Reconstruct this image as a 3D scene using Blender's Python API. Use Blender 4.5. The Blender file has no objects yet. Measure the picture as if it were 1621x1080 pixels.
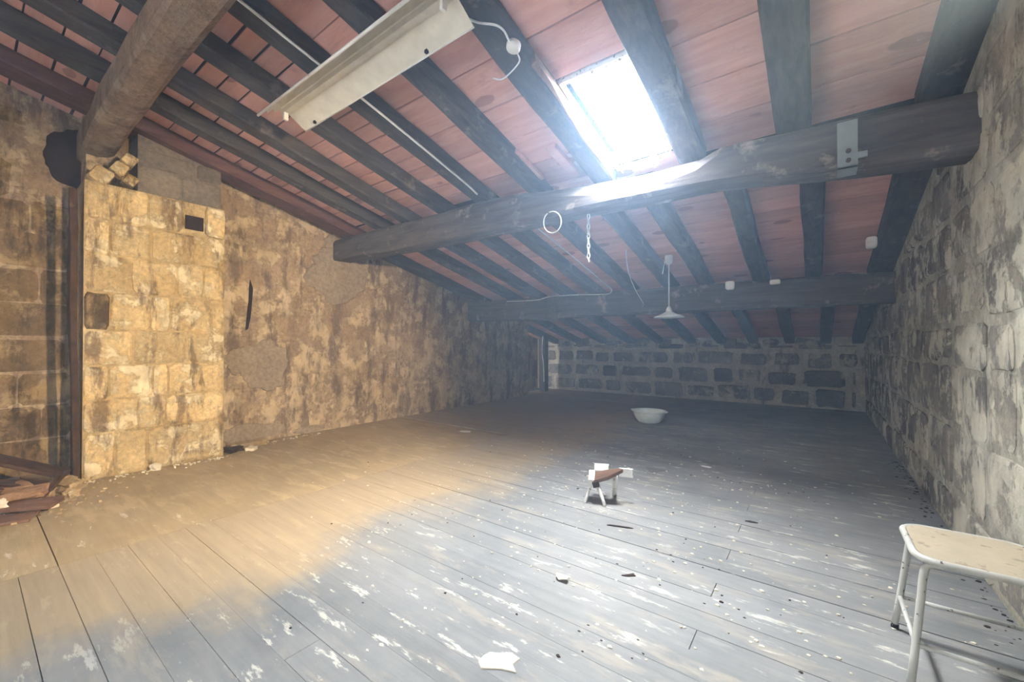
import bpy, bmesh, math, random
from mathutils import Vector, Matrix, noise

random.seed(7)
SC = bpy.context.scene
COL = SC.collection

# ------------------------------------------------------------------ camera, world, lights, exposure
CAM_H = 1.4
FPX = 648.0
cam_d = bpy.data.cameras.new('camera')
cam_d.sensor_fit = 'HORIZONTAL'
cam_d.sensor_width = 36.0
cam_d.lens = FPX / 1621.0 * 36.0
cam_d.clip_start = 0.02
cam = bpy.data.objects.new('camera', cam_d)
COL.objects.link(cam)
cam.location = (0, 0, CAM_H)
cam.rotation_euler = (math.radians(90.5), 0, math.radians(36.69))
SC.camera = cam

world = bpy.data.worlds.new('world')
SC.world = world
world.use_nodes = True
bg = world.node_tree.nodes['Background']
bg.inputs[0].default_value = (0.93, 0.96, 1.0, 1)
bg.inputs[1].default_value = 9.0

def area_light(name, loc, rot, sx, sy, power, col):
    l = bpy.data.lights.new(name, 'AREA')
    l.shape = 'RECTANGLE'; l.size = sx; l.size_y = sy
    l.energy = power; l.color = col
    o = bpy.data.objects.new(name, l); COL.objects.link(o)
    o.location = loc; o.rotation_euler = rot
    return o

SLOPE = 0.235
ANG = math.atan(SLOPE)
def zr(y, z0=4.05): return z0 - SLOPE * y            # underside of the rafters; planks: z0 = 4.21
SKX0, SKX1, SKY0, SKY1 = -1.66, -1.04, 2.92, 3.98     # skylight opening
WX0, WX1, WZ0, WZ1, BY = -3.3, -1.3, 1.0, 2.3, -2.6   # window in the wall behind the camera
SKYLIGHT_W = 200.0
BACKWIN_W = 400.0
skc = ((SKX0+SKX1)/2, (SKY0+SKY1)/2)
area_light('skylight_daylight', (skc[0], skc[1]+.06, zr(skc[1], 4.21)+.30), (-ANG, 0, 0), .60, 1.02, SKYLIGHT_W, (.95, .975, 1.0))
area_light('window_daylight', ((WX0+WX1)/2, BY-.12, (WZ0+WZ1)/2), (math.radians(90), 0, math.radians(180)), WX1-WX0, WZ1-WZ0, BACKWIN_W, (.93, .965, 1.0))

SC.view_settings.view_transform = 'Standard'
SC.view_settings.look = 'None'
SC.view_settings.gamma = 1.0
SC.view_settings.use_curve_mapping = False
SC.view_settings.exposure = 1.36
SC.cycles.max_bounces = 6
SC.cycles.diffuse_bounces = 4
SC.cycles.volume_bounces = 1
HAZE = 0.021

# ------------------------------------------------------------------ helpers
def lin(r, g, b):
    f = lambda c: (c/255/12.92) if c/255 <= .04045 else ((c/255+.055)/1.055)**2.4
    return (f(r), f(g), f(b), 1)

class NT:
    def __init__(s, name):
        s.m = bpy.data.materials.new(name); s.m.use_nodes = True
        s.t = s.m.node_tree; s.b = s.t.nodes['Principled BSDF']; s.out = s.t.nodes['Material Output']
    def n(s, typ, **kw):
        nd = s.t.nodes.new(typ)
        for k, v in kw.items(): setattr(nd, k, v)
        return nd
    def l(s, a, b): s.t.links.new(a, b)
    def pos(s, scale=(1,1,1), rnd=0.0):
        g = s.n('ShaderNodeNewGeometry'); mp = s.n('ShaderNodeMapping')
        mp.inputs['Scale'].default_value = scale
        s.l(g.outputs['Position'], mp.inputs['Vector'])
        if rnd:
            oi = s.n('ShaderNodeObjectInfo'); mu = s.n('ShaderNodeMath', operation='MULTIPLY'); mu.inputs[1].default_value = rnd
            s.l(oi.outputs['Random'], mu.inputs[0])
            cb = s.n('ShaderNodeCombineXYZ'); s.l(mu.outputs[0], cb.inputs[0]); s.l(mu.outputs[0], cb.inputs[2])
            s.l(cb.outputs[0], mp.inputs['Location'])
        return mp.outputs[0]
    def noise(s, vec, scale, detail=6, rough=.6, dist=0.0):
        n = s.n('ShaderNodeTexNoise'); n.inputs['Scale'].default_value = scale
        n.inputs['Detail'].default_value = detail; n.inputs['Roughness'].default_value = rough
        n.inputs['Distortion'].default_value = dist
        s.l(vec, n.inputs['Vector']); return n.outputs['Fac']
    def step(s, fac, lo, hi, a=0.0, b=1.0):
        n = s.n('ShaderNodeMapRange'); n.inputs[1].default_value = lo; n.inputs[2].default_value = hi
        n.inputs[3].default_value = a; n.inputs[4].default_value = b
        s.l(fac, n.inputs[0]); return n.outputs[0]
    def math(s, op, a, b):
        n = s.n('ShaderNodeMath', operation=op)
        for i, v in enumerate((a, b)):
            if isinstance(v, (int, float)): n.inputs[i].default_value = v
            else: s.l(v, n.inputs[i])
        return n.outputs[0]
    def mix(s, fac, a, b, mode='MIX'):
        n = s.n('ShaderNodeMix', data_type='RGBA', blend_type=mode)
        for idx, v in ((0, fac), (6, a), (7, b)):
            if isinstance(v, (int, float, tuple)): n.inputs[idx].default_value = v
            else: s.l(v, n.inputs[idx])
        return n.outputs[2]
    def rand(s, lo, hi):
        oi = s.n('ShaderNodeObjectInfo'); return s.step(oi.outputs['Random'], 0, 1, lo, hi)
    def scale(s, colr, fac):
        cb = s.n('ShaderNodeCombineColor')
        for i in range(3): s.l(fac, cb.inputs[i])
        return s.mix(1.0, colr, cb.outputs[0], 'MULTIPLY')
    def bump(s, h, strength=.4, dist=.02):
        n = s.n('ShaderNodeBump'); n.inputs['Strength'].default_value = strength; n.inputs['Distance'].default_value = dist
        s.l(h, n.inputs['Height']); s.l(n.outputs[0], s.b.inputs['Normal'])
    def done(s, colr, rough=.9, spec=.2, metal=0.0):
        if isinstance(colr, tuple): s.b.inputs['Base Color'].default_value = colr
        else: s.l(colr, s.b.inputs['Base Color'])
        s.b.inputs['Roughness'].default_value = rough; s.b.inputs['Specular IOR Level'].default_value = spec
        s.b.inputs['Metallic'].default_value = metal
        return s.m

def wall_mat(name, stoneA, stoneB, plaster, dark, pl=(.50,.56), dk=(.56,.64), low_pale=None, rnd=(.75,1.2), seed=0.0, dstr=.75):
    """blotchy old masonry: stone, remnants of pale plaster, soot with runs; all in the wall's own space"""
    t = NT(name); p = t.pos(); ps = t.pos((1.6,1.6,.45)); po = t.pos((1,1,1), 9.0)
    c = t.mix(t.step(t.noise(po, 2.2, 5), .35, .65), stoneA, stoneB)
    c = t.scale(c, t.rand(*rnd))
    c = t.scale(c, t.step(t.noise(p, 22, 4, .7), .3, .7, .72, 1.25))
    n1 = t.noise(p, 3.0+seed, 10, .72, .08)
    pm = t.step(n1, pl[0], pl[1])
    pcol = t.mix(t.step(t.noise(p, 5, 6), .35, .7), plaster, tuple(v*.66 for v in plaster[:3])+(1,))
    if low_pale:  # pale plaster speckle, denser towards the floor
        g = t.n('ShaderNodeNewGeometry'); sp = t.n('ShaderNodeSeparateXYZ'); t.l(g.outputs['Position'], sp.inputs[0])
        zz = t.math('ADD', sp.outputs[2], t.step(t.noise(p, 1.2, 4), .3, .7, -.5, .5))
        low = t.step(zz, low_pale[0], low_pale[1], 1, 0)
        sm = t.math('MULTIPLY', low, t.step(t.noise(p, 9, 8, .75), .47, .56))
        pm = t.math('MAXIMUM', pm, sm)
    c = t.mix(pm, c, pcol)
    d1 = t.step(t.noise(ps, 2.6+seed, 9, .70, .06), dk[0], dk[1])
    c = t.mix(t.math('MULTIPLY', d1, dstr), c, dark)
    st = t.pos((5.5,5.5,.32))
    run = t.math('MULTIPLY', t.step(t.noise(st, 2.0, 5, .6), .58, .68), t.step(t.noise(p, .9, 3), .42, .6))
    c = t.mix(t.math('MULTIPLY', run, .45), c, dark)
    h = t.math('ADD', t.math('MULTIPLY', pm, .5), t.noise(p, 14, 8, .7))
    t.bump(h, .7, .03)
    return t.done(c, .95, .1)

def wood_mat(name, a, b, dust=None, dmask=(.58,.66), grain=(1,10,10), rnd=(.8,1.25), knots=0.0, rough=.85):
    t = NT(name); p = t.pos(grain, 11.0); pp = t.pos((1,1,1), 5.0)
    c = t.mix(t.step(t.noise(p, 1.6, 6, .6, .6), .3, .7), a, b)
    c = t.scale(c, t.rand(*rnd))
    if knots:
        v = t.n('ShaderNodeTexVoronoi'); v.inputs['Scale'].default_value = knots; v.inputs['Randomness'].default_value = 1.0
        kp = t.pos((.72,1.5,1.5), 7.0); t.l(kp, v.inputs['Vector'])
        wob = t.math('ADD', v.outputs['Distance'], t.step(t.noise(pp, 9, 3), .3, .7, -.02, .02))
        km = t.math('MULTIPLY', t.step(wob, .13, .155, 1, 0), .58)
        c = t.mix(km, c, tuple(q*.42 for q in a[:3])+(1,))
    if dust:
        dm = t.step(t.noise(pp, 3.0, 8, .7), dmask[0], dmask[1]); c = t.mix(t.math('MULTIPLY', dm, .8), c, dust)
    t.bump(t.math('ADD', t.noise(p, 4, 6, .65), t.noise(pp, 11, 5)), .5, .012)
    return t.done(c, rough, .2)

def plain(name, colr, rough=.5, spec=.4, metal=0.0, spots=None, sc=30, th=(.60,.66)):
    t = NT(name); c = colr
    p = t.pos()
    c = t.scale(t.mix(0.0, colr, colr), t.step(t.noise(p, 9, 5), .3, .7, .88, 1.08))
    if spots: c = t.mix(t.step(t.noise(p, sc, 4, .6), *th), c, spots)
    return t.done(c, rough, spec, metal)

M = {}
M['left_wall'] = wall_mat('old_plaster_tan', lin(150,130,110), lin(172,150,124), lin(212,192,160), lin(112,98,90), (.485,.55), (.52,.60), low_pale=(.5,1.7), rnd=(1,1))
M['left_stone'] = wall_mat('tan_stone', lin(146,126,106), lin(174,152,126), lin(212,192,160), lin(112,98,90), (.485,.55), (.52,.60), low_pale=(.5,1.7), rnd=(.93,1.06))
M['pier_stone'] = wall_mat('pier_limestone', lin(196,170,124), lin(222,198,150), lin(240,224,186), lin(116,94,74), (.50,.56), (.51,.585), rnd=(.74,1.12))
M['pier_mortar'] = wall_mat('pier_mortar', lin(176,152,112), lin(196,172,128), lin(226,204,156), lin(108,84,60), (.50,.58), (.57,.65), rnd=(1,1))
M['pier_grey'] = wall_mat('grey_stone', lin(112,104,96), lin(132,122,110), lin(170,156,132), lin(84,76,74), (.60,.66), (.60,.68))
M['dim_wall'] = wall_mat('dim_masonry', lin(120,102,78), lin(150,128,98), lin(186,162,122), lin(66,56,46), (.50,.58), (.50,.60), rnd=(.85,1.1))  # shade of the recess and alcove painted in as a darker masonry tone
M['right_mortar'] = wall_mat('lime_mortar', lin(160,154,138), lin(186,180,162), lin(208,204,186), lin(104,102,98), (.46,.54), (.60,.68), rnd=(1,1), seed=.4)
M['right_stone'] = wall_mat('dark_grey_stone', lin(112,108,102), lin(156,148,134), lin(214,208,188), lin(88,86,84), (.49,.54), (.575,.64), rnd=(.78,1.25), seed=.4)
M['right_plaster'] = wall_mat('pale_plastered_stone', lin(132,127,118), lin(170,162,146), lin(214,208,188), lin(98,96,92), (.45,.51), (.575,.63), rnd=(.85,1.12), seed=.4)
M['far_mortar'] = wall_mat('far_mortar', lin(190,182,166), lin(206,198,180), lin(216,208,190), lin(98,92,88), (.5,.58), (.60,.68), rnd=(1,1))
M['far_stone'] = wall_mat('far_stone', lin(108,104,102), lin(142,136,130), lin(200,192,172), lin(84,82,84), (.53,.58), (.6,.68), rnd=(.7,1.3))
M['back'] = wall_mat('back_plaster', lin(176,170,156), lin(190,184,170), lin(206,200,186), lin(140,134,126))
M['rafter'] = wood_mat('dark_rafter_wood', lin(52,50,50), lin(82,76,72), lin(128,116,108), (.58,.69), (10,1,10))
M['rafter_red'] = wood_mat('reddish_rafter_wood', lin(78,56,54), lin(104,76,70), lin(122,104,96), (.62,.72), (10,1,10))
M['beam'] = wood_mat('dark_beam_wood', lin(66,62,62), lin(98,90,86), lin(156,142,128), (.57,.67), (1,9,9))
M['beam_dusty'] = wall_mat('plaster_smeared_beam', lin(124,104,88), lin(150,126,104), lin(166,146,122), lin(92,78,68), (.50,.58), (.54,.62), rnd=(1,1))
M['post'] = wood_mat('post_wood', lin(54,52,54), lin(80,76,76), None, grain=(9,9,1))
M['plank'] = wood_mat('pink_roof_plank', lin(208,150,132), lin(226,174,158), lin(176,130,120), (.60,.74), (1,7,7), (.80,1.12), knots=1.7)
M['deck'] = plain('roof_deck_dark', lin(46,34,32), .95, .1)
M['subfloor'] = plain('subfloor_dark', lin(40,36,32), .95, .1)
M['shade_wood'] = wood_mat('old_brown_wood', lin(88,66,54), lin(120,92,76), lin(160,138,116), (.60,.70), (3,3,3))
M['dark_wood'] = wood_mat('charred_wood', lin(46,34,26), lin(84,62,46), lin(132,110,86), (.58,.68), (4,4,4))

def floor_mat(name, paint, paint2, raw, rawmask, scuff=(.60,.64), rnd=(.93,1.06), warm_tan=None):
    t = NT(name); p = t.pos((.8,3.2,1)); q = t.pos(); r = t.pos((1.2,16,1), 13.0)
    c = t.mix(t.step(t.noise(q, 1.1, 6, .65), .35, .65), paint, paint2)
    c = t.scale(c, t.rand(*rnd))
    c = t.scale(c, t.step(t.noise(r, 1.5, 6, .6), .3, .7, .90, 1.08))
    w = t.step(t.noise(p, 2.2, 9, .68, .3), rawmask[0], rawmask[1]); c = t.mix(t.math('MULTIPLY', w, .6), c, raw)
    s = t.math('MULTIPLY', t.step(t.noise(p, 4.0, 9, .72), *scuff), t.step(t.noise(q, .55, 3), .40, .54))
    c = t.mix(t.math('MULTIPLY', s, .7), c, lin(214,210,198))
    d = t.step(t.noise(p, 9.0, 6, .7), .66, .72); c = t.mix(t.math('MULTIPLY', d, .4), c, lin(92,90,88))
    if warm_tan:                                                # band of warm light on the left, painted in as tan with a ragged edge
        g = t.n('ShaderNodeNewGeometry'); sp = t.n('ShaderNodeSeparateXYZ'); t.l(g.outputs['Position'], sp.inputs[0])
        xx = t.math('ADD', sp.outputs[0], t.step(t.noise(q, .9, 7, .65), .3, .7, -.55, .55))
        lit_tan = t.scale(warm_tan, t.step(t.noise(r, 1.5, 6, .6), .3, .7, .86, 1.1))
        c = t.mix(t.math('MULTIPLY', t.step(xx, -2.95, -2.35, 1, 0), .8), c, lit_tan)
    t.bump(t.noise(r, 3, 5), .25, .006)
    return t.done(c, .62, .35)
M['board'] = floor_mat('grey_painted_board', lin(114,116,116), lin(136,136,133), lin(156,148,134), (.54,.64), (.575,.62), warm_tan=lin(168,148,116))
M['sheet'] = floor_mat('tan_floor_sheet', lin(156,138,106), lin(174,154,120), lin(190,172,136), (.52,.62), (.60,.64))

M['white_metal'] = plain('white_enamel', lin(226,224,216), .45, .4, 0, lin(196,190,176), 14, (.62,.70))
M['cream_metal'] = plain('cream_reflector', lin(214,208,192), .5, .35, 0, lin(176,166,146), 10, (.66,.78))
M['stool_tube'] = plain('chipped_grey_paint', lin(186,186,178), .4, .45, 0, lin(74,60,50), 26, (.63,.66))
M['stool_seat'] = plain('worn_laminate', lin(172,160,136), .55, .3, 0, lin(140,126,106), 18, (.60,.68))
M['edge_dark'] = plain('dark_edge', lin(86,80,74), .6, .3)
M['rubber'] = plain('black_rubber', lin(26,24,24), .8, .2)
M['white_paint'] = plain('peeling_white_paint', lin(224,222,216), .7, .2, 0, lin(130,100,80), 34, (.60,.66))
M['cable'] = plain('white_cable', lin(226,226,226), .5, .3)
M['chain'] = plain('pale_chain', lin(222,218,206), .45, .4)
M['basin'] = plain('pale_green_plastic', lin(228,234,226), .4, .4)
M['bracket'] = plain('galvanised_bracket', lin(150,160,162), .5, .4, .3)
M['plaster_bit'] = plain('plaster_bit', lin(222,214,194), .9, .1)
M['dark_bit'] = plain('dark_bit', lin(60,48,42), .9, .1)
M['paper'] = plain('white_paper', lin(236,234,228), .8, .1)
M['grey_card'] = plain('grey_card', lin(120,118,116), .8, .1)
M['brick'] = wall_mat('rubble_brick', lin(134,104,80), lin(156,124,96), lin(190,164,130), lin(76,58,46), (.6,.68), (.62,.7))
M['rubble'] = wall_mat('rubble_stone', lin(168,146,112), lin(196,172,134), lin(216,194,154), lin(90,74,58))
def glass_mat():
    t = NT('dusty_glass'); tr = t.n('ShaderNodeBsdfTransparent'); df = t.n('ShaderNodeBsdfTranslucent'); mx = t.n('ShaderNodeMixShader')
    tr.inputs[0].default_value = (.97,.98,1,1); df.inputs[0].default_value = (.9,.92,.95,1)
    f = t.step(t.noise(t.pos(), 6, 6), .4, .8, .05, .3); t.l(f, mx.inputs[0])
    t.l(tr.outputs[0], mx.inputs[1]); t.l(df.outputs[0], mx.inputs[2]); t.l(mx.outputs[0], t.out.inputs[0]); return t.m
M['glass'] = glass_mat()

def mesh_obj(name, bm, mat, parent=None, smooth=False, loc=None):
    me = bpy.data.meshes.new(name)
    bmesh.ops.recalc_face_normals(bm, faces=bm.faces[:])
    bm.to_mesh(me); bm.free()
    if smooth:
        for f in me.polygons: f.use_smooth = True
    me.materials.append(mat if not isinstance(mat, str) else M[mat])
    o = bpy.data.objects.new(name, me); COL.objects.link(o)
    if parent: o.parent = parent
    if loc: o.location = loc
    return o

def share(name, me, parent, loc, rot=(0,0,0), scl=(1,1,1)):
    o = bpy.data.objects.new(name, me); COL.objects.link(o); o.parent = parent
    o.location = loc; o.rotation_euler = rot; o.scale = scl
    return o

def tag(o, label, cat, group=None):
    o['label'] = label; o['category'] = cat
    if group: o['group'] = group
    return o
def struct(o, label=None):
    o['kind'] = 'structure'
    if label: o['label'] = label
    return o
def empty(name, loc=(0,0,0), rz=0.0):
    o = bpy.data.objects.new(name, None); COL.objects.link(o); o.empty_display_size = .1
    o.location = loc; o.rotation_euler = (0,0,rz); return o

def add_box(bm, x0, x1, y0, y1, z0, z1, mtx=None):
    vs = [bm.verts.new(v) for v in ((x0,y0,z0),(x1,y0,z0),(x1,y1,z0),(x0,y1,z0),(x0,y0,z1),(x1,y0,z1),(x1,y1,z1),(x0,y1,z1))]
    for f in ((0,1,2,3),(4,5,6,7),(0,1,5,4),(1,2,6,5),(2,3,7,6),(3,0,4,7)): bm.faces.new([vs[i] for i in f])
    if mtx: bmesh.ops.transform(bm, matrix=mtx, verts=vs)
    return vs
def boxes(*bs):
    bm = bmesh.new()
    for b in bs: add_box(bm, *b)
    return bm
def add_loft(bm, rings, cap=True):
    R = [[bm.verts.new(p) for p in r] for r in rings]
    n = len(R[0])
    for a, b in zip(R, R[1:]):
        for i in range(n): bm.faces.new((a[i], a[(i+1)%n], b[(i+1)%n], b[i]))
    if cap: bm.faces.new(R[0]); bm.faces.new(R[-1])
    return R
def frame_of(d):
    d = d.normalized(); up = Vector((0,0,1)) if abs(d.z) < .95 else Vector((1,0,0))
    s = d.cross(up).normalized(); return s, s.cross(d).normalized()
def add_tube(bm, pts, r, seg=8, cap=True):
    pts = [Vector(p) for p in pts]; rings = []
    s = None
    for i, p in enumerate(pts):
        d = (pts[min(i+1,len(pts)-1)] - pts[max(i-1,0)]).normalized()
        if s is None: s, u = frame_of(d)
        else:
            s = (s - d*s.dot(d)).normalized()
        u = s.cross(d)
        rr = r[i] if isinstance(r, (list, tuple)) else r
        rings.append([p + (s*math.cos(a) + u*math.sin(a))*rr for a in [2*math.pi*k/seg for k in range(seg)]])
    add_loft(bm, rings, cap)
def tube(pts, r, seg=8):
    bm = bmesh.new(); add_tube(bm, pts, r, seg); return bm
def smooth_path(ctrl, n=8):
    """Catmull-Rom through control points"""
    P = [Vector(c) for c in ctrl]; P = [P[0]*2-P[1]] + P + [P[-1]*2-P[-2]]; out = []
    for i in range(1, len(P)-2):
        for k in range(n):
            t = k/n; a,b,c,d = P[i-1],P[i],P[i+1],P[i+2]
            out.append(.5*((2*b)+(c-a)*t+(2*a-5*b+4*c-d)*t*t+(3*b-a-3*c+d)*t**3))
    out.append(P[-2]); return out
def add_lathe(bm, prof, seg=28, c=(0,0,0)):
    rings = [[(c[0]+r*math.cos(2*math.pi*k/seg), c[1]+r*math.sin(2*math.pi*k/seg), c[2]+z) for k in range(seg)] for r, z in prof]
    add_loft(bm, rings, False)
def lathe(prof, seg=28):
    bm = bmesh.new(); add_lathe(bm, prof, seg); return bm

def timber(p0, p1, w, h, seg=14, jit=.012, ch=.02, seed=0, bend=0.0, warp=None):
    """a hewn, slightly crooked timber from p0 to p1 (centre line), width w across, height h up"""
    p0, p1 = Vector(p0), Vector(p1); d = (p1-p0).normalized()
    s, u = frame_of(d); rings = []
    for i in range(seg+1):
        t = i/seg; c = p0.lerp(p1, t)
        o = Vector((seed*3.1, t*(p1-p0).length*.8, seed))
        c = c + s*noise.noise(o)*jit*2.2 + s*bend*math.sin(math.pi*t)
        ww = w/2*(1+.10*noise.noise(o+Vector((5,0,0)))); hh = h/2
        q = [(-ww+ch,-hh),(ww-ch,-hh),(ww,-hh+ch),(ww,hh-ch*.4),(ww-ch*.4,hh),(-ww+ch*.4,hh),(-ww,hh-ch*.4),(-ww,-hh+ch)]
        ring = []
        for k, (a, b) in enumerate(q):
            nb = noise.noise(o*2.3+Vector((k*1.7,0,9)))*jit
            ring.append(c + s*(a + nb) + u*(b + (nb if b < 0 else 0)))
        rings.append(ring)
    bm = bmesh.new(); add_loft(bm, rings); return bm

# ------------------------------------------------------------------ room measures
LW, RW, FW, PX = -6.46, 0.80, 11.20, -6.0

# unit meshes shared by alike pieces
def unit_box(name, mat):
    me = bpy.data.meshes.new(name); bm = bmesh.new(); add_box(bm, -.5,.5,-.5,.5,-.5,.5)
    bmesh.ops.recalc_face_normals(bm, faces=bm.faces[:]); bm.to_mesh(me); bm.free(); me.materials.append(M[mat]); return me
def stone_mesh(name, mat, seed, rough=.05):
    rd = random.Random(seed); base = []
    for x, y in ((-.5,-.38),(-.40,-.5),(.0,-.5),(.40,-.5),(.5,-.38),(.5,.0),(.5,.38),(.40,.5),(.0,.5),(-.40,.5),(-.5,.38),(-.5,0)):
        base.append((x*(1+rd.uniform(-rough,rough*.3)), y*(1+rd.uniform(-rough,rough*.3))))
    bm = bmesh.new()
    r0 = [(x,.6,y) for x,y in base]; r1 = [(x,-.55+rd.uniform(-.1,.1),y) for x,y in base]
    r2 = [(x*.90,-1+rd.uniform(-.12,.12),y*.86) for x,y in base]
    add_loft(bm, [r0,r1,r2], False)
    R = bm.verts[:]; ring = R[-12:]; c = bm.verts.new((rd.uniform(-.1,.1),-1.05+rd.uniform(-.2,.1),rd.uniform(-.1,.1)))
    for i in range(12): bm.faces.new((ring[i], ring[(i+1)%12], c))
    me = bpy.data.meshes.new(name); bmesh.ops.recalc_face_normals(bm, faces=bm.faces[:]); bm.to_mesh(me); bm.free()
    me.materials.append(M[mat]); return me
def stone_set(mat, n=6, rough=.05, seed=0): return [stone_mesh('stone', mat, seed*50+i, rough) for i in range(n)]

def course_wall(parent, meshes, axis, plane, u0, u1, zs, rotz, lens=(.45,.8), proud=(.012,.035), joint=.03, top=None, skip=None, seed=1, zwob=.0):
    """axis 'x': wall runs along Y at X=plane; axis 'y': wall runs along X at Y=plane"""
    rd = random.Random(seed)
    for k in range(len(zs)-1):
        u = u0 - rd.uniform(0, .4)
        while u < u1:
            L = rd.uniform(*lens); a, b = max(u, u0), min(u+L, u1); u += L
            if b-a < .10: continue
            z0, z1 = zs[k]+rd.uniform(-zwob,zwob), zs[k+1]+rd.uniform(-zwob,zwob); uc = (a+b)/2
            if top is not None:
                tz = top(b if axis == 'x' else uc)
                if z0 > tz-.10: continue
                z1 = min(z1, tz)
            if skip and skip(uc, (z0+z1)/2): continue
            w, h = b-a-joint*rd.uniform(.6,1.5), z1-z0-joint*rd.uniform(.6,1.4); dp = rd.uniform(*proud)
            loc = (plane, uc, (z0+z1)/2) if axis == 'x' else (uc, plane, (z0+z1)/2)
            share('stone', rd.choice(meshes), parent, loc, (0, rd.uniform(-.012,.012) if axis=='y' else 0, rotz), (w, dp, h))

# ------------------------------------------------------------------ floor
floor = struct(mesh_obj('floor', boxes((-7.4,.95,-2.8,11.4,-.20,-.022)), 'subfloor'))
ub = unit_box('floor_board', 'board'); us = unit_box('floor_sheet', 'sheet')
BW = .163; rd = random.Random(3)
yb = .372 - BW*18
row = 0
while yb < 11.2:
    y1 = min(yb+BW, 11.2)
    ends = [-3.86, -.48, RW] if row % 3 == 1 else ([-3.86, -1.9, RW] if row % 7 == 0 else [-3.86, RW])
    if yb > 5.0: ends = [LW-.5] + ends[1:]
    for a, b in zip(ends, ends[1:]):
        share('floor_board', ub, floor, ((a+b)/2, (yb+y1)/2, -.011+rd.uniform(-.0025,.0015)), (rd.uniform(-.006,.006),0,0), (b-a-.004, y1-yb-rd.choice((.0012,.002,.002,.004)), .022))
    yb += BW; row += 1
for a, b in ((-2.6,.372),(.372,2.84),(2.84,5.02)):
    for c, d in ((LW-.4,-5.1),(-5.1,-3.86)) if a > 2 else ((LW-.4,-3.86),):
        share('floor_sheet', us, floor, ((c+d)/2, (a+b)/2, -.010), (0,0,0), (d-c-.006, b-a-.007, .020))

# ------------------------------------------------------------------ walls
def prism_x(x0, x1, prof):                       # profile of (y,z) points extruded along X
    bm = bmesh.new(); add_loft(bm, [[(x0,y,z) for y,z in prof], [(x1,y,z) for y,z in prof]]); return bm
TOPZ = 4.19
RX = -6.80                                       # the wall steps back behind the rubble
bm = prism_x(LW-.5, LW, [(.80,-.1),(9.42,-.1),(9.42,zr(9.42,TOPZ)),(.80,zr(.80,TOPZ))])
add_loft(bm, [[(x,y,z) for y,z in [(-2.6,-.1),(.85,-.1),(.85,zr(.85,TOPZ)),(-2.6,zr(-2.6,TOPZ))]] for x in (RX-.3,RX)])
wl = struct(mesh_obj('wall_left', bm, 'left_wall'))
wr = struct(mesh_obj('wall_right', prism_x(RW, RW+.4, [(-2.6,-.1),(11.6,-.1),(11.6,zr(11.6,TOPZ)),(-2.6,zr(-2.6,TOPZ))]), 'right_mortar'))
wf = struct(mesh_obj('wall_far', boxes((-7.6,1.0,FW,FW+.4,-.1,zr(FW,4.20))), 'far_mortar'))
bm = boxes((-7.4,1.0,9.42,9.44,2.6,2.61)); bm.free()
wn = struct(mesh_obj('wall_alcove', boxes((-7.6,-7.3,9.0,11.6,-.1,2.2)), 'dim_wall'))
zt = zr(BY, 4.20)
wb = struct(mesh_obj('wall_back', boxes((-7,WX0,BY-.3,BY,-.1,zt),(WX1,1.2,BY-.3,BY,-.1,zt),(WX0,WX1,BY-.3,BY,-.1,WZ0),(WX0,WX1,BY-.3,BY,WZ1,zt)), 'back'))
w2 = struct(mesh_obj('window_2', boxes((WX0,WX0+.06,BY-.1,BY-.04,WZ0,WZ1),(WX1-.06,WX1,BY-.1,BY-.04,WZ0,WZ1),(WX0,WX1,BY-.1,BY-.04,WZ0,WZ0+.06),(WX0,WX1,BY-.1,BY-.04,WZ1-.06,WZ1),((WX0+WX1)/2-.03,(WX0+WX1)/2+.03,BY-.1,BY-.04,WZ0,WZ1)), 'white_metal'))
mesh_obj('pane', boxes((WX0+.06,WX1-.06,BY-.075,BY-.07,WZ0+.06,WZ1-.06)), 'glass', w2)

S_left = stone_set('left_stone', 6, .06, 1); S_right = stone_set('right_stone', 8, .07, 2)
S_far = stone_set('far_stone', 8, .12, 3); S_pier = stone_set('pier_stone', 6, .04, 4); S_dim = stone_set('dim_wall', 5, .06, 5)
H90 = math.pi/2
lz = [0,.36,.74,1.10,1.48,1.86,2.22,2.60,2.96,3.34,3.72,4.1]
course_wall(wl, S_left, 'x', LW, 2.0, 9.40, lz, H90, (.5,.95), (.003,.010), .012, lambda y: zr(y,4.02), lambda y,z: (3.4 < y < 4.2 and z > 2.5), 11, .015)
course_wall(wl, S_dim, 'x', RX, -1.6, .74, lz, H90, (.45,.8), (.002,.007), .007, lambda y: zr(y,4.0), lambda y,z: z > 3.1 and y > .25, 12, .02)
rz_ = [0,.32,.81,1.25,1.55,1.95,2.35,2.72,3.1,3.5]
S_plast = stone_set('right_plaster', 6, .09, 7)
course_wall(wr, S_right, 'x', RW, 4.35, 11.1, rz_, -H90, (.36,.78), (.008,.028), .045, lambda y: zr(y,3.98), None, 21, .03)
course_wall(wr, S_plast, 'x', RW, 1.2, 4.35, rz_, -H90, (.40,.80), (.004,.014), .03, lambda y: zr(y,3.98), None, 22, .04)
course_wall(wf, S_far, 'y', FW, -7.25, .72, [.02,.44,.86,1.26,1.46], 0, (.5,.95), (.012,.035), .11, lambda x: 1.50, None, 31, .03)

# ragged mortar heads along the top of the far wall
rdm = random.Random(9)
for i in range(9):
    x = -6.3 + i*.78 + rdm.uniform(-.15,.15); w = rdm.uniform(.3,.6); h = rdm.uniform(.12,.26)
    share('stone', random.choice(S_far), wf, (x, FW, 1.42+h*.2), (0,rdm.uniform(-.2,.2),0), (w, .05, h))

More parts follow.
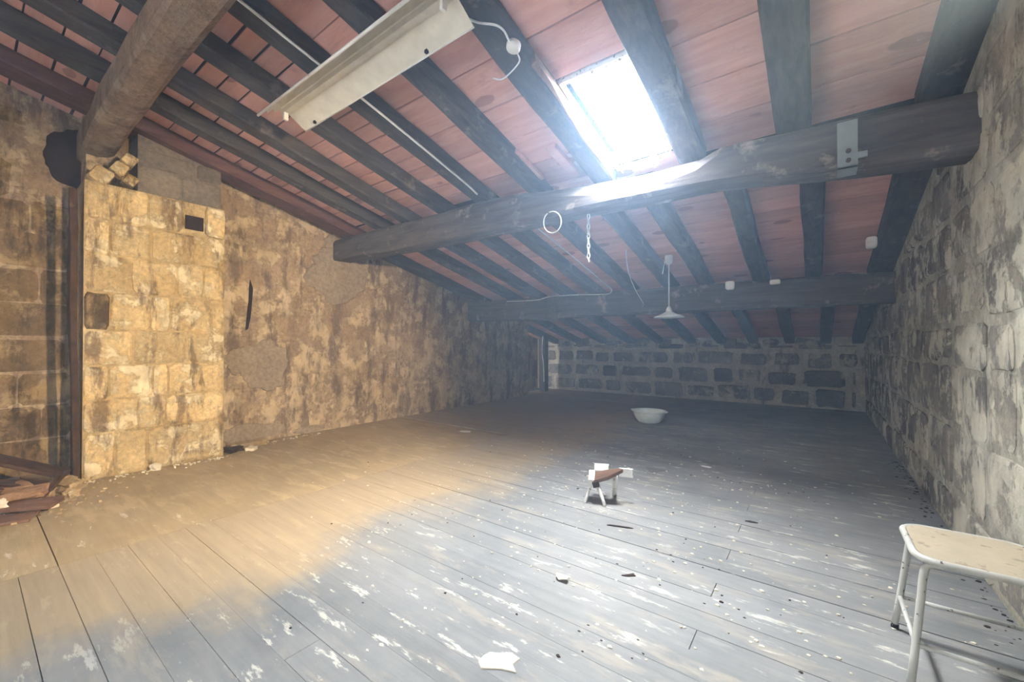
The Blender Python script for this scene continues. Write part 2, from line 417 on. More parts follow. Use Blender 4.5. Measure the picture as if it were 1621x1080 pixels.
# slot-like crack and mortar patch in the left wall
bm = bmesh.new()
pts = [(2.43,2.33),(2.47,2.20),(2.46,2.02),(2.44,1.78),(2.41,1.62),(2.375,1.60),(2.39,1.78),(2.415,2.02),(2.42,2.2)]
add_loft(bm, [[(LW+.014,y,z) for y,z in pts], [(LW-.02,y,z) for y,z in pts]])
mesh_obj('crack', bm, 'deck', wl)
def patch(parent, cx, cy, cz, ry, rz, mat, seed, nrm=1, t=.03):
    n = 56; a = []; b = []
    for k in range(n):
        an = 2*math.pi*k/n; r = 1+.30*noise.noise(Vector((1.6*math.cos(an),1.6*math.sin(an),seed*3)))+.16*noise.noise(Vector((6*math.cos(an),6*math.sin(an),seed)))
        a.append((cx-.02*nrm, cy+ry*r*math.cos(an), cz+rz*r*math.sin(an))); b.append((cx+t*nrm, cy+ry*.93*r*math.cos(an), cz+rz*.93*r*math.sin(an)))
    bm = bmesh.new(); add_loft(bm, [a,b]); return mesh_obj('plaster_patch', bm, mat, parent)
M['grey_patch'] = wall_mat('cement_patch', lin(146,132,116), lin(160,146,128), lin(166,152,132), lin(132,118,106), (.62,.7), (.64,.72), rnd=(1,1))
patch(wl, LW, 2.62, 1.12, .36, .36, 'grey_patch', 1, t=.016); patch(wl, LW, 2.33, 1.18, .24, .18, 'grey_patch', 2, t=.020)
patch(wl, LW, 2.45, .14, .42, .14, 'grey_patch', 3, t=.016); patch(wl, LW, 3.30, .06, .26, .06, 'grey_patch', 4, t=.016)
patch(wl, LW, 3.75, 2.55, .55, .42, 'grey_patch', 5, t=.03); patch(wl, LW, 3.85, 3.0, .34, .3, 'grey_patch', 6, t=.022)
patch(wl, LW, 8.95, 1.0, .22, .95, 'left_wall', 7, t=.03)

# dark broken socket where the near beam enters the wall
bm = bmesh.new(); pts = []
for k in range(48):
    a = 2*math.pi*k/48; r = 1+.22*noise.noise(Vector((2*math.cos(a),2*math.sin(a),3)))+.10*noise.noise(Vector((7*math.cos(a),7*math.sin(a),1))); pts.append((.80+.29*r*math.cos(a), 3.52+.34*r*math.sin(a)))
add_loft(bm, [[(RX+.018,y,z) for y,z in pts], [(RX-.01,y,z) for y,z in pts]])
mesh_obj('beam_socket', bm, M['deck'], wl)

# ------------------------------------------------------------------ stone pier on the left wall
pier = empty('stone_pier', (-6.2, 1.35, 0))
tag(pier, 'tall pale sandstone pier standing out from the left wall', 'pier')
off = Vector((-6.2,1.35,0))
def sub(o, par):                                            # parent while keeping the world place
    o.parent = par; o.location = Vector(o.location) - Vector(par.location); return o
PY0, PY1 = .735, 1.975
bm = boxes((LW-.02,PX-.02,PY0,PY1,0,3.10)); sub(mesh_obj('core', bm, 'pier_mortar'), pier)
bm = prism_x(LW-.02, PX-.10, [(1.16,3.10),(1.96,3.10),(1.96,zr(1.96,4.04)),(1.16,zr(1.16,4.04))]); sub(mesh_obj('upper_core', bm, 'pier_grey'), pier)
layout = [  # z0, z1, [cuts in y]
 (0,.47,[.735,.98,1.24,1.975]),(.47,.82,[.735,1.16,1.40,1.975]),(.82,1.18,[.735,.93,1.28,1.42,1.975]),(1.18,1.55,[.735,1.12,1.60,1.975]),
 (1.55,1.95,[.735,.93,1.26,1.44,1.975]),(1.95,2.35,[.735,1.10,1.50,1.76,1.975]),(2.35,2.72,[.735,.93,1.26,1.975]),(2.72,3.10,[.735,1.0,1.24,1.55,1.76,1.975])]
rd = random.Random(5)
for z0, z1, cs in layout:
    for a, b in zip(cs, cs[1:]):
        if z0 == 2.72 and a == 1.55: continue              # the dark hole
        dp = rd.uniform(.012,.03); mm = rd.choice(S_pier)
        if z0 == 1.55 and a == .735: dp = .05; mm = S_dim[1]
        if z0 == 2.72 and a == 1.76: dp = .07
        sub(share('stone', mm, None, (PX-.02,(a+b)/2,(z0+z1)/2), (0,0,H90), (b-a-.012, dp, z1-z0-.014)), pier)
S_grey = stone_set('pier_grey', 4, .05, 6)
for z0, z1, cs in ((3.10,3.42,[1.16,1.56,1.97]),(3.42,3.62,[1.16,1.7,1.97])):
    for a, b in zip(cs, cs[1:]): sub(share('stone', rd.choice(S_grey), None, (PX-.10,(a+b)/2,(z0+z1)/2), (0,0,H90), (b-a-.014,.02,z1-z0-.012)), pier)
bm = boxes((PX-.03,PX+.012,1.57,1.745,2.78,2.94)); sub(mesh_obj('hole', bm, 'deck'), pier)
for (y, z, s) in ((.86,3.18,.17),(1.0,3.30,.13),(1.08,3.42,.12),(1.09,3.20,.11)):
    sub(share('stone', rd.choice(S_pier), None, (PX-.09,y,z), (0,.5,H90), (s,.09,s*1.1)), pier)
for k in range(6):                                         # stones of the pier's right-hand return
    z0 = [0,.47,1.18,1.95,2.35,2.72][k]; z1 = [.47,1.18,1.95,2.35,2.72,3.1][k]
    sub(share('stone', S_pier[k % 6], None, ((LW+PX)/2,PY1-.005,(z0+z1)/2), (0,0,math.pi), (.42,.015,z1-z0-.02)), pier)
# upright board beside the pier
jb = mesh_obj('door_jamb_board', timber((-6.04,.69,0),(-6.07,.66,2.98),.05,.14,10,.01,.01,4), 'dark_wood')
tag(jb, 'dark brown upright board against the left edge of the pale pier', 'board')

# ------------------------------------------------------------------ roof: deck, planks, rafters
def roof_box(bm, x0, x1, y0, y1, z0, z1):                  # slab that follows the roof slope
    vs = [bm.verts.new(v) for v in ((x0,y0,zr(y0,z0)),(x1,y0,zr(y0,z0)),(x1,y1,zr(y1,z0)),(x0,y1,zr(y1,z0)),(x0,y0,zr(y0,z1)),(x1,y0,zr(y0,z1)),(x1,y1,zr(y1,z1)),(x0,y1,zr(y1,z1)))]
    for f in ((0,1,2,3),(4,5,6,7),(0,1,5,4),(1,2,6,5),(2,3,7,6),(3,0,4,7)): bm.faces.new([vs[i] for i in f])
bm = bmesh.new()
for b in ((-7.8,SKX0,-3.1,11.8),(SKX1,1.4,-3.1,11.8),(SKX0,SKX1,-3.1,SKY0),(SKX0,SKX1,SKY1,11.8)): roof_box(bm, *b, 4.245, 4.33)
ceil = struct(mesh_obj('ceiling', bm, 'deck'))
up = unit_box('plank', 'plank')
def plank(x0, x1, y0, y1, gap):
    yc = (y0+y1)/2
    share('plank', up, ceil, ((x0+x1)/2, yc, zr(yc,4.21)+.013+rd.uniform(0,.006)), (-ANG+rd.uniform(-.004,.004),0,rd.uniform(-.006,.006)), (x1-x0, (y1-y0)/math.cos(ANG)-gap, .022))
near = [-6.14,-5.34,-4.72,-4.0,-3.30,-2.56,-1.80,-.93,-.15,.72]
mid = [-6.28,-5.35,-4.72,-4.12,-3.40,-2.70,-2.0,-1.45,-.68,-.03,.70]
rd = random.Random(8)
bays_l = [(-6.95,-5.34),(-5.34,-4.72),(-4.72,-4.0),(-4.0,-3.30)]
for a, b in bays_l:
    y = -.62
    while y < 3.8:
        w = rd.choice((.18,.185,.19,.215)) if b > -4.5 or y > 1.9 else .225
        plank(a, b, y, y+w, rd.choice((.014,.018,.022,.026))); y += w
for a, b in ((-3.30,-2.56),(-2.56,-1.80),(-1.80,-.93),(-.93,-.15),(-.15,.80)):
    off_ = 0 if a < -1.0 else .13
    y = 2.46-.405*8+off_
    while y < 4.2:
        if not (a == -1.80 and y+.405 > SKY0+.05 and y < SKY1):
            if a == -1.80 and SKY0 > y > SKY0-.405: plank(a, b, y, SKY0, .006)
            else: plank(a, b, y, y+.405, rd.choice((.009,.013,.017)))
        y += .405
for x0, x1 in ((-1.80,SKX0-.02),):
    plank(x0, x1, SKY0, SKY1+.2, .0)
plank(SKX1+.02, -.93, SKY0, SKY1+.2, .0)
y = 3.86
while y < 7.1:
    for a, b in ((LW,-4.12),(-4.12,-2.0),(-2.0,-.68),(-.68,.80)):
        if y < 4.2 and b > -3.4: continue
        w = .235
        plank(a, b, y, y+w, rd.choice((.004,.007,.01)))
    y += .235
while y < 11.3:
    plank(LW-.9, -2.7, y, y+.40, .006); plank(-2.7, .80, y, y+.40, .006); y += .40

def rafter(x, y0, y1, w, mat, seed, depth=.158, dx=0.0):
    zc = 4.05+depth/2
    return mesh_obj('rafter', timber((x,y0,zr(y0,zc)),(x+dx,y1,zr(y1,zc)), w, depth*math.cos(ANG), 16, .010, .018, seed), mat, ceil)
wid = [.34,.20,.20,.19,.22,.20,.22,.23,.24,.26]
for i, x in enumerate(near): rafter(x, -2.6, 4.12, wid[i], 'rafter_red' if i == 0 else 'rafter', i+1)
for i, x in enumerate(mid): rafter(x+(.11 if i in (3,) else 0), 4.26, 7.45, .20 if i not in (0,10) else .26, 'rafter', i+21)
for i, x in enumerate((-6.6,-5.8,-5.0,-4.2,-3.4,-2.6,-1.9,-1.2,-.5,.15,.68)): rafter(x, 7.62, 11.2, .19, 'rafter', i+41)

# skylight
sky = struct(mesh_obj('window_1', bmesh.new() if False else (lambda b: ([roof_box(b,*q) for q in (
    (SKX0-.035,SKX0,SKY0-.03,SKY1+.03,4.20,4.44),(SKX1,SKX1+.035,SKY0-.03,SKY1+.03,4.20,4.44),(SKX0,SKX1,SKY0-.035,SKY0,4.20,4.44),(SKX0,SKX1,SKY1,SKY1+.035,4.20,4.44))], b)[1])(bmesh.new()), 'white_paint'))
bm = bmesh.new(); roof_box(bm, SKX0,SKX1,SKY0,SKY1,4.42,4.426); mesh_obj('pane', bm, 'glass', sky)
bm = bmesh.new(); roof_box(bm, SKX0,SKX1,SKY1-.05,SKY1,4.22,4.28); mesh_obj('sill_tile', bm, 'plank', sky)

# ------------------------------------------------------------------ the three big beams
def big_beam(name, stations, mat, label, seed):
    """stations: (x, y_front, y_back, z_bottom, z_top, chamfer_y, chamfer_z)"""
    rings = []; n = 40; xs = [s[0] for s in stations]
    for i in range(n+1):
        x = xs[0] + (xs[-1]-xs[0])*i/n
        j = max(k for k in range(len(xs)) if xs[k] <= x+1e-6); j = min(j, len(xs)-2)
        t = (x-xs[j])/(xs[j+1]-xs[j]); s = [a+(b-a)*t for a, b in zip(stations[j], stations[j+1])]
        _, yf, yb, z0, z1, cy, cz = s
        q = [(yf+.03,z0),((yf+yb)/2,z0-.01),(yb-.05,z0+.005),(yb,z0+.05),(yb,z1-.03),(yb-.03,z1),(min(yf+cy, yb-.06),z1),(yf+cy*.45,z1-cz*.42),(yf,z1-cz),(yf,z0+.03)]
        rings.append([(x, y+.022*noise.noise(Vector((x*1.3,k*2.1,seed))), z+.022*noise.noise(Vector((x*1.1,k*1.7,seed+7)))) for k, (y, z) in enumerate(q)])
    bm = bmesh.new(); add_loft(bm, rings)
    o = mesh_obj(name, bm, mat); tag(o, label, 'beam'); return o
big_beam('roof_beam', [(LW-.05,3.66,4.02,2.80,3.13,.04,.05),(-4.2,3.66,4.02,2.75,3.12,.04,.05),(-2.7,3.65,4.02,2.74,3.10,.05,.06),(-2.0,3.65,4.0,2.735,3.06,.20,.16),(-1.3,3.65,4.0,2.73,3.02,.26,.24),(-.80,3.65,4.0,2.73,3.02,.20,.16),(-.6,3.65,4.0,2.72,3.02,.04,.05),(.2,3.65,4.0,2.62,2.98,.04,.05),(RW+.05,3.65,4.0,2.58,2.95,.04,.05)],
    'beam', 'long dark timber beam crossing the attic just below the skylight', 3.0)
big_beam('roof_beam', [(LW-.05,6.95,7.28,1.95,2.37,.03,.04),(-4.3,6.95,7.28,1.90,2.36,.03,.04),(-4.1,7.02,7.30,1.93,2.36,.03,.04),(-1.5,7.02,7.30,1.93,2.36,.03,.04),(RW+.05,7.0,7.28,1.94,2.33,.03,.04)],
    'beam', 'lower dark beam behind the hanging lamp, nearest the far wall', 13.0)
big_beam('roof_beam', [(-6.82,.76,1.03,3.50,3.86,.05,.06),(-5.6,.74,1.02,3.54,3.87,.06,.08),(-4.0,.74,1.02,3.55,3.87,.06,.08),(RW+.05,.74,1.02,3.55,3.86,.05,.06)],
    'beam_dusty', 'dusty brown beam overhead at upper left, its end broken at the wall', 23.0)
po = mesh_obj('timber_post', timber((-6.60,10.45,0),(-6.60,10.45,1.60),.20,.22,8,.01,.015,6), 'post')
tag(po, 'dark upright timber post in the far left corner', 'post')

# ------------------------------------------------------------------ fluorescent batten with ribbed reflector
fx0, fx1 = -3.92, -1.76
fix = empty('fluorescent_fixture', ((fx0+fx1)/2, 1.75, 3.6)); tag(fix, 'long white ribbed metal reflector light fixed under the rafters', 'light fixture')
t_ = .006
prof = [(1.548,3.43),(1.56,3.44),(1.60,3.490),(1.610,3.462),(1.655,3.530),(1.666,3.492),(1.705,3.550),(1.722,3.505),(1.755,3.505),(1.766,3.53),(1.80,3.532),(1.95,3.445)]
pro2 = [(y, z+t_) for y, z in reversed(prof)]; pro2[-1] = (1.542,3.43)
sub(mesh_obj('reflector', prism_x(fx0, fx1, prof+pro2), 'cream_metal'), fix)
sub(mesh_obj('housing', boxes((fx0+.05,fx1-.05,1.69,1.80,3.535,3.632)), 'cream_metal'), fix)
sub(mesh_obj('rolled_edge', tube([(fx0-.04,1.548,3.43),(fx1+.02,1.548,3.43)], .011, 8), 'white_metal', smooth=True), fix)
sub(mesh_obj('rolled_edge', tube([(fx0,1.952,3.444),(fx1,1.952,3.444)], .006, 6), 'white_metal', smooth=True), fix)
for x in (fx0+.06, fx1-.06):
    sub(mesh_obj('lamp_holder', boxes((x-.012,x+.012,1.722,1.758,3.44,3.51)), 'white_metal'), fix)
for x in (fx0+.22, fx1-.42):
    sub(mesh_obj('slot', boxes((x-.012,x+.012,1.915,1.935,3.44,3.462)), 'deck'), fix)

# ------------------------------------------------------------------ added warm spotlight, out of view, to light the left side
lamp = empty('added_spotlight', (.74,1.40,2.42)); tag(lamp, 'added unseen spotlight high on the right wall, warming the left side', 'spotlight')
sub(mesh_obj('bracket', tube([(.80,1.40,2.50),(.74,1.40,2.50),(.70,1.40,2.45)], .012), 'bracket'), lamp)
ldir = Vector((-6.1,2.2,.95)) - Vector((.70,1.40,2.42)); ldir.normalize()
c0 = Vector((.70,1.40,2.42))
sub(mesh_obj('shade', (lambda b: (add_tube(b, [c0-ldir*.10, c0-ldir*.08, c0, c0+ldir*.06], [.02,.05,.06,.075], 20, False), b)[1])(bmesh.new()), 'white_metal', smooth=True), lamp)
ld = bpy.data.lights.new('added_spot', 'SPOT'); ld.energy = 760; ld.color = (1.0,.80,.53); ld.spot_size = math.radians(62); ld.spot_blend = .75; ld.shadow_soft_size = .05
lo = bpy.data.objects.new('added_spot', ld); COL.objects.link(lo); lo.rotation_euler = ldir.to_track_quat('-Z','Y').to_euler(); lo.location = c0+ldir*.09
sub(lo, lamp)

# ------------------------------------------------------------------ metal stool, lower right
SX, SY = .535, 2.60
st = empty('metal_stool', (SX,SY,0)); tag(st, 'chipped pale metal stool with timeworn laminate seat by the right wall', 'stool')
def rrect(hx, hy, r, n=6):
    out = []
    for cx, cy, a0 in ((hx-r,hy-r,0),(-hx+r,hy-r,90),(-hx+r,-hy+r,180),(hx-r,-hy+r,270)):
        for k in range(n+1):
            a = math.radians(a0+90*k/n); out.append((cx+r*math.cos(a), cy+r*math.sin(a)))
    return out
ZS = .515
pts = rrect(.195,.20,.075,7); bm = bmesh.new(); add_loft(bm, [[(x,y,ZS-.014) for x,y in pts],[(x,y,ZS) for x,y in pts]]); mesh_obj('seat', bm, 'stool_seat', st)
ring = [(x,y,ZS-.012) for x,y in rrect(.205,.21,.085,7)]; bm = bmesh.new()
rr = []
for i, p in enumerate(ring):
    a, b = Vector(ring[i-1]), Vector(ring[(i+1)%len(ring)]); d = (b-a).normalized(); s = d.cross(Vector((0,0,1)))
    rr.append([Vector(p)+(s*math.cos(q)+Vector((0,0,1))*math.sin(q))*.0145 for q in [2*math.pi*k/10 for k in range(10)]])
add_loft(bm, rr+[rr[0]], False); bmesh.ops.remove_doubles(bm, verts=bm.verts[:], dist=1e-5); mesh_obj('seat_rim', bm, 'stool_tube', st, True)
pts2 = rrect(.1965,.2015,.0765,7); bm = bmesh.new(); add_loft(bm, [[(x,y,ZS-.013) for x,y in pts2],[(x,y,ZS-.0008) for x,y in pts2]]); mesh_obj('seat_edge', bm, 'edge_dark', st)
feet = {}
for sx in (-1,1):
    for sy in (-1,1):
        fx, fy = sx*.235, sy*.205*(1.0 if sy < 0 else .92) - (.07 if sy < 0 else 0)
        if sy > 0: fy = .165
        top = Vector((sx*.115, sy*.165, ZS-.035)); kn = Vector((sx*.178, sy*.168, ZS-.075)); ft = Vector((fx, fy, .0))
        path = smooth_path([top, Vector((sx*.158, sy*.166, ZS-.040)), kn, kn.lerp(ft,.25)], 6) + [kn.lerp(ft,k) for k in (.5,.75)] + [ft+Vector((0,0,.012))]
        leg = mesh_obj('leg', tube(path, .0135, 10), 'stool_tube', st, True)
        d = (kn-ft).normalized(); mesh_obj('foot_cap', tube([ft, ft+d*.022], .0150, 10), 'rubber', leg, True)
        feet[(sx,sy)] = kn.lerp(ft, 1-.16/kn.z) if kn.z else ft
for a, b in (((-1,1),(1,1)),((-1,-1),(1,-1)),((-1,-1),(-1,1)),((1,-1),(1,1))):
    mesh_obj('rung', tube([feet[a], feet[b]], .0095, 8), 'stool_tube', st, True)

# ------------------------------------------------------------------ little broken stool
bs = empty('broken_stool', (-1.5,3.42,0)); tag(bs, 'small broken wooden stool with peeling white legs in mid floor', 'stool')
def slab(pts, th):
    bm = bmesh.new(); rings = [[(x+1.5,y-3.42,z-th) for x,y,z in pts],[(x+1.5,y-3.42,z) for x,y,z in pts]]; add_loft(bm, rings); return bm
mesh_obj('seat_board', slab([(-1.635,3.48,.232),(-1.585,3.33,.200),(-1.47,3.37,.245),(-1.355,3.43,.318),(-1.40,3.47,.308),(-1.50,3.52,.272)], .028), 'shade_wood', bs)
mesh_obj('end_block', timber((-.155,.04,.225),(-.105,-.085,.178),.05,.06,5,.010,.008,8), 'white_paint', bs)
mesh_obj('cross_piece', timber((-.16,.09,.262),(-.04,.13,.262),.05,.065,6,.014,.008,5), 'white_paint', bs)
mesh_obj('end_cap', timber((-.09,-.09,.165),(-.045,-.075,.180),.05,.05,4,.006,.006,4), 'dark_wood', bs)
for a, b, r in (((-.125,.0,.20),(-.153,-.135,.0),(.012,.010)),((-.075,-.05,.18),(.024,-.091,.0),(.018,.014)),((.045,.08,.225),(-.02,.215,.0),(.022,.020))):
    A, B = Vector(a), Vector(b); mesh_obj('leg', tube([A, A.lerp(B,.3), A.lerp(B,.7), B], [r[0],r[0]*1.05,r[1],r[1]*1.1], 10), 'white_paint', bs, True)
mesh_obj('side_rail', timber((.08,.09,.262),(.20,.10,.268),.026,.075,5,.004,.005,3), 'white_paint', bs)

# ------------------------------------------------------------------ basin
ba = empty('wash_basin', (-2.44,7.42,0)); tag(ba, 'pale round basin on the dark floor near the far wall', 'basin')
mesh_obj('bowl', lathe([(.0,.004),(.15,.0),(.185,.012),(.235,.07),(.265,.14),(.276,.205),(.268,.205),(.256,.14),(.226,.076),(.175,.024),(.15,.014),(.0,.012)], 36), 'basin', ba, True)
mesh_obj('rim', lathe([(.266,.200),(.278,.196),(.296,.197),(.302,.205),(.294,.213),(.276,.213),(.266,.207)], 36), 'basin', ba, True)
for sgn in (-1, 1):
    mesh_obj('handle', tube(smooth_path([(sgn*.285,-.06,.203),(sgn*.318,-.03,.203),(sgn*.318,.03,.203),(sgn*.285,.06,.203)],5), .010, 7), 'basin', ba, True)

# ------------------------------------------------------------------ pendant lamp
plx, ply = -1.77, 6.30; pz = zr(ply, 4.21)
pl = empty('pendant_lamp', (plx,ply,1.80)); tag(pl, 'white pendant lamp with shallow enamel shade hanging from the roof', 'pendant lamp')
mesh_obj('ceiling_rose', lathe([(.0,pz-1.80-.13),(.03,pz-1.80-.128),(.052,pz-1.80-.10),(.058,pz-1.80-.03),(.05,pz-1.80+.004),(.0,pz-1.80+.006)], 18), 'white_metal', pl, True)
mesh_obj('cord', tube([(0,0,.16),(0,0,pz-1.80-.10)], .009, 7), 'cable', pl, True)
mesh_obj('lamp_holder', lathe([(.0,.175),(.022,.165),(.042,.12),(.048,.085),(.0,.085)], 18), 'white_metal', pl, True)
mesh_obj('shade', lathe([(.045,.092),(.11,.055),(.20,.022),(.222,.008),(.216,.002),(.196,.014),(.105,.045),(.04,.078)], 32), 'white_metal', pl, True)
sp = mesh_obj('cord_end', tube(smooth_path([(-.02,0,pz-1.80-.01),(-.055,-.02,pz-1.80-.10),(-.085,-.03,pz-1.80-.27)],6), .005, 5), 'cable', pl, True)

# ------------------------------------------------------------------ chain, ring, cables and small fittings on the roof timbers
ch = empty('hanging_chain', (-1.86,3.80,2.72)); tag(ch, 'pale link chain hanging from the beam below the skylight', 'chain')
z = .012
for k in range(9):
    L, W = .033, .014; pts = [(W*math.cos(a) if True else 0, 0, L*math.sin(a)) for a in [2*math.pi*q/12 for q in range(12)]]
    rot = Matrix.Rotation(H90*(k % 2), 3, 'Z'); pts = [rot @ Vector(p) for p in pts]
    bm = bmesh.new(); rr = []
    for i, p in enumerate(pts):
        d = (pts[(i+1)%12]-pts[i-1]).normalized(); s = rot @ Vector((0,1,0)); u = s.cross(d)
        rr.append([p+(s*math.cos(q)+u*math.sin(q))*.0055 for q in [2*math.pi*m/6 for m in range(6)]])
    add_loft(bm, rr+[rr[0]], False); bmesh.ops.remove_doubles(bm, verts=bm.verts[:], dist=1e-5)
    mesh_obj('link', bm, 'chain', ch, True, (0,0,z-.028)); z -= .050
mesh_obj('end_hook', timber((0,0,z+.005),(.0,.012,z-.04),.022,.01,3,.001,.002,1), 'chain', ch)
rg = mesh_obj('wire_ring', tube([(-2.18+.105*math.cos(a), 3.62-.02*math.sin(a), 2.66+.105*math.sin(a)) for a in [math.radians(115+q*350/28) for q in range(29)]], .006, 6), 'chain', smooth=True)
tag(rg, 'thin loop of pale wire hanging on the long beam', 'wire loop')
def cable(name, ctrl, r, label, n=8, mat='cable', cat='cable'):
    return tag(mesh_obj(name, tube(smooth_path(ctrl, n), r, 6), mat, smooth=True), label, cat)
xe = -3.19
cable('roof_cable', [(xe,.2,zr(.2)+.01),(xe,1.3,zr(1.3)-.005),(xe,2.4,zr(2.4)-.002),(xe-.02,3.4,zr(3.4)-.004),(xe,3.6,zr(3.6)-.04)], .011, 'straight white cable clipped along a rafter behind the reflector light', 6)
cable('roof_cable', [(-1.92,1.5,zr(1.5)+.03),(-1.86,1.95,zr(1.95)-.02),(-1.69,2.12,zr(2.12)-.03),(-1.70,2.26,zr(2.26)-.02)], .008, 'short white cable drooping to the round junction box')
cable('roof_cable', [(-1.70,2.34,zr(2.34)-.02),(-1.74,2.42,zr(2.42)-.015),(-1.93,2.48,zr(2.48)-.012),(-2.05,2.50,zr(2.5)+.05)], .006, 'thin white wire leaving the round junction box leftwards')
jb2 = mesh_obj('junction_box', lathe([(.0,-.035),(.035,-.034),(.05,-.02),(.052,.012),(.0,.014)], 18), 'white_metal', smooth=True); jb2.location = (-1.70,2.30,zr(2.30)-.01); jb2.rotation_euler = (-ANG,0,0)
tag(jb2, 'round white junction box on the rafter left of the skylight', 'junction box')
cable('roof_cable', [(-3.0,4.35,zr(4.35)-.005),(-2.98,5.5,zr(5.5)-.004),(-2.97,6.80,zr(6.80)-.004),(-2.94,6.93,2.36),(-3.05,6.93,2.31),(-3.6,6.93,2.34),(-4.2,6.93,2.35),(-4.55,6.92,2.30),(-5.3,6.93,2.32)], .009, 'white cable bending from a rafter along the lower beam')
cable('loose_wire', [(-2.28,5.9,zr(5.9,4.20)),(-2.30,6.05,2.52),(-2.28,6.3,2.26),(-2.26,6.6,2.07),(-2.40,6.98,2.05)], .007, 'loose curved white wire dangling left of the hanging lamp')
cable('loose_wire', [(-6.52,10.28,1.66),(-6.56,10.30,1.2),(-6.50,10.28,.8),(-6.48,10.28,.3)], .012, 'crooked pale wire hanging down the corner post')
def small_box(loc, sx, sy, sz, label):
    bm = bmesh.new(); pts = rrect(sx/2, sy/2, min(sx,sy)*.25, 3)
    add_loft(bm, [[(x,y,-sz/2) for x,y in pts],[(x,y,sz/2-.006) for x,y in pts],[(x*.85,y*.85,sz/2) for x,y in pts]])
    o = mesh_obj('switch_box', bm, 'white_metal'); o.location = loc; o.rotation_euler = (H90,0,0); return tag(o, label, 'box')
small_box((.52,6.38,2.60), .10,.13,.08, 'small white box on the rafter beside the right wall')
small_box((-1.06,6.985,2.30), .12,.13,.06, 'small pale block fixed on the lower beam right of the hanging lamp')
small_box((-.48,6.985,2.30), .13,.07,.05, 'dull little block on the lower beam, farther right than its pale neighbour')
br = empty('metal_bracket', (.18,3.64,2.75)); tag(br, 'pale metal strap bracket bolted on the long beam near the right wall', 'bracket')
mesh_obj('strap', boxes((-.06,.05,-.012,.004,-.10,.19)), 'bracket', br)
mesh_obj('foot_plate', boxes((-.06,.05,-.012,.17,-.135,-.123),(-.06,.05,-.012,-.004,-.135,-.10)), 'bracket', br)
mesh_obj('lug', boxes((.05,.10,-.012,.0,-.08,-.04)), 'bracket', br)
for zz in (-.02,-.085): mesh_obj('bolt', lathe([(.0,.02),(.014,.018),(.016,.0)],10), 'edge_dark', br).matrix_local = Matrix.Translation((.0,-.012,zz)) @ Matrix.Rotation(H90,4,'X')
# short battens laid beside the rafters at the long beam
for i, (x, y0, y1, lab) in enumerate(((-2.38,3.36,3.86,'pale batten end resting on the long beam, left of the chain'),(-1.98,3.46,3.94,'pale batten end beside the rafter at the skylight left edge'))):
    o = mesh_obj('batten', timber((x-.12,y0,zr(y0,4.17)),(x-.10,y1,zr(y1,4.17)),.10,.05,4,.004,.005,i), 'plank'); tag(o, lab, 'batten')
# bark strip and cobwebs lit on the rafter left of the skylight
bk = mesh_obj('bark_strip', timber((-1.672,2.5,zr(2.5,4.10)),(-1.672,3.72,zr(3.72,4.10)),.030,.10,26,.020,.006,12), 'shade_wood'); tag(bk, 'splintered strip of bark along the left edge of the skylight', 'bark')

def cobweb(name, anchors, label, seed, n=16, r=.0035):
    rd = random.Random(seed); bm = bmesh.new()
    for k in range(n):
        a, b = rd.sample(anchors, 2); a, b = Vector(a), Vector(b); t0, t1 = rd.uniform(0,.4), rd.uniform(.6,1)
        A, B = a.lerp(b,t0), a.lerp(b,t1); mid_ = A.lerp(B,.5)+Vector((rd.uniform(-.02,.02),rd.uniform(-.02,.02),-rd.uniform(.0,.05)))
        add_tube(bm, smooth_path([A,mid_,B],4), r*rd.uniform(.6,1.5), 5)
    o = mesh_obj(name, bm, 'white_paint'); tag(o, label, 'cobweb'); return o
cobweb('cobweb', [(-1.62,3.93,3.24),(-1.42,3.96,3.22),(-1.25,3.95,3.22),(-1.08,3.93,3.24),(-1.5,3.85,3.06),(-1.2,3.85,3.06),(-1.62,3.75,3.10),(-1.05,3.74,3.08)], 'tangle of white dusty cobweb across the bottom of the skylight', 4, 26)

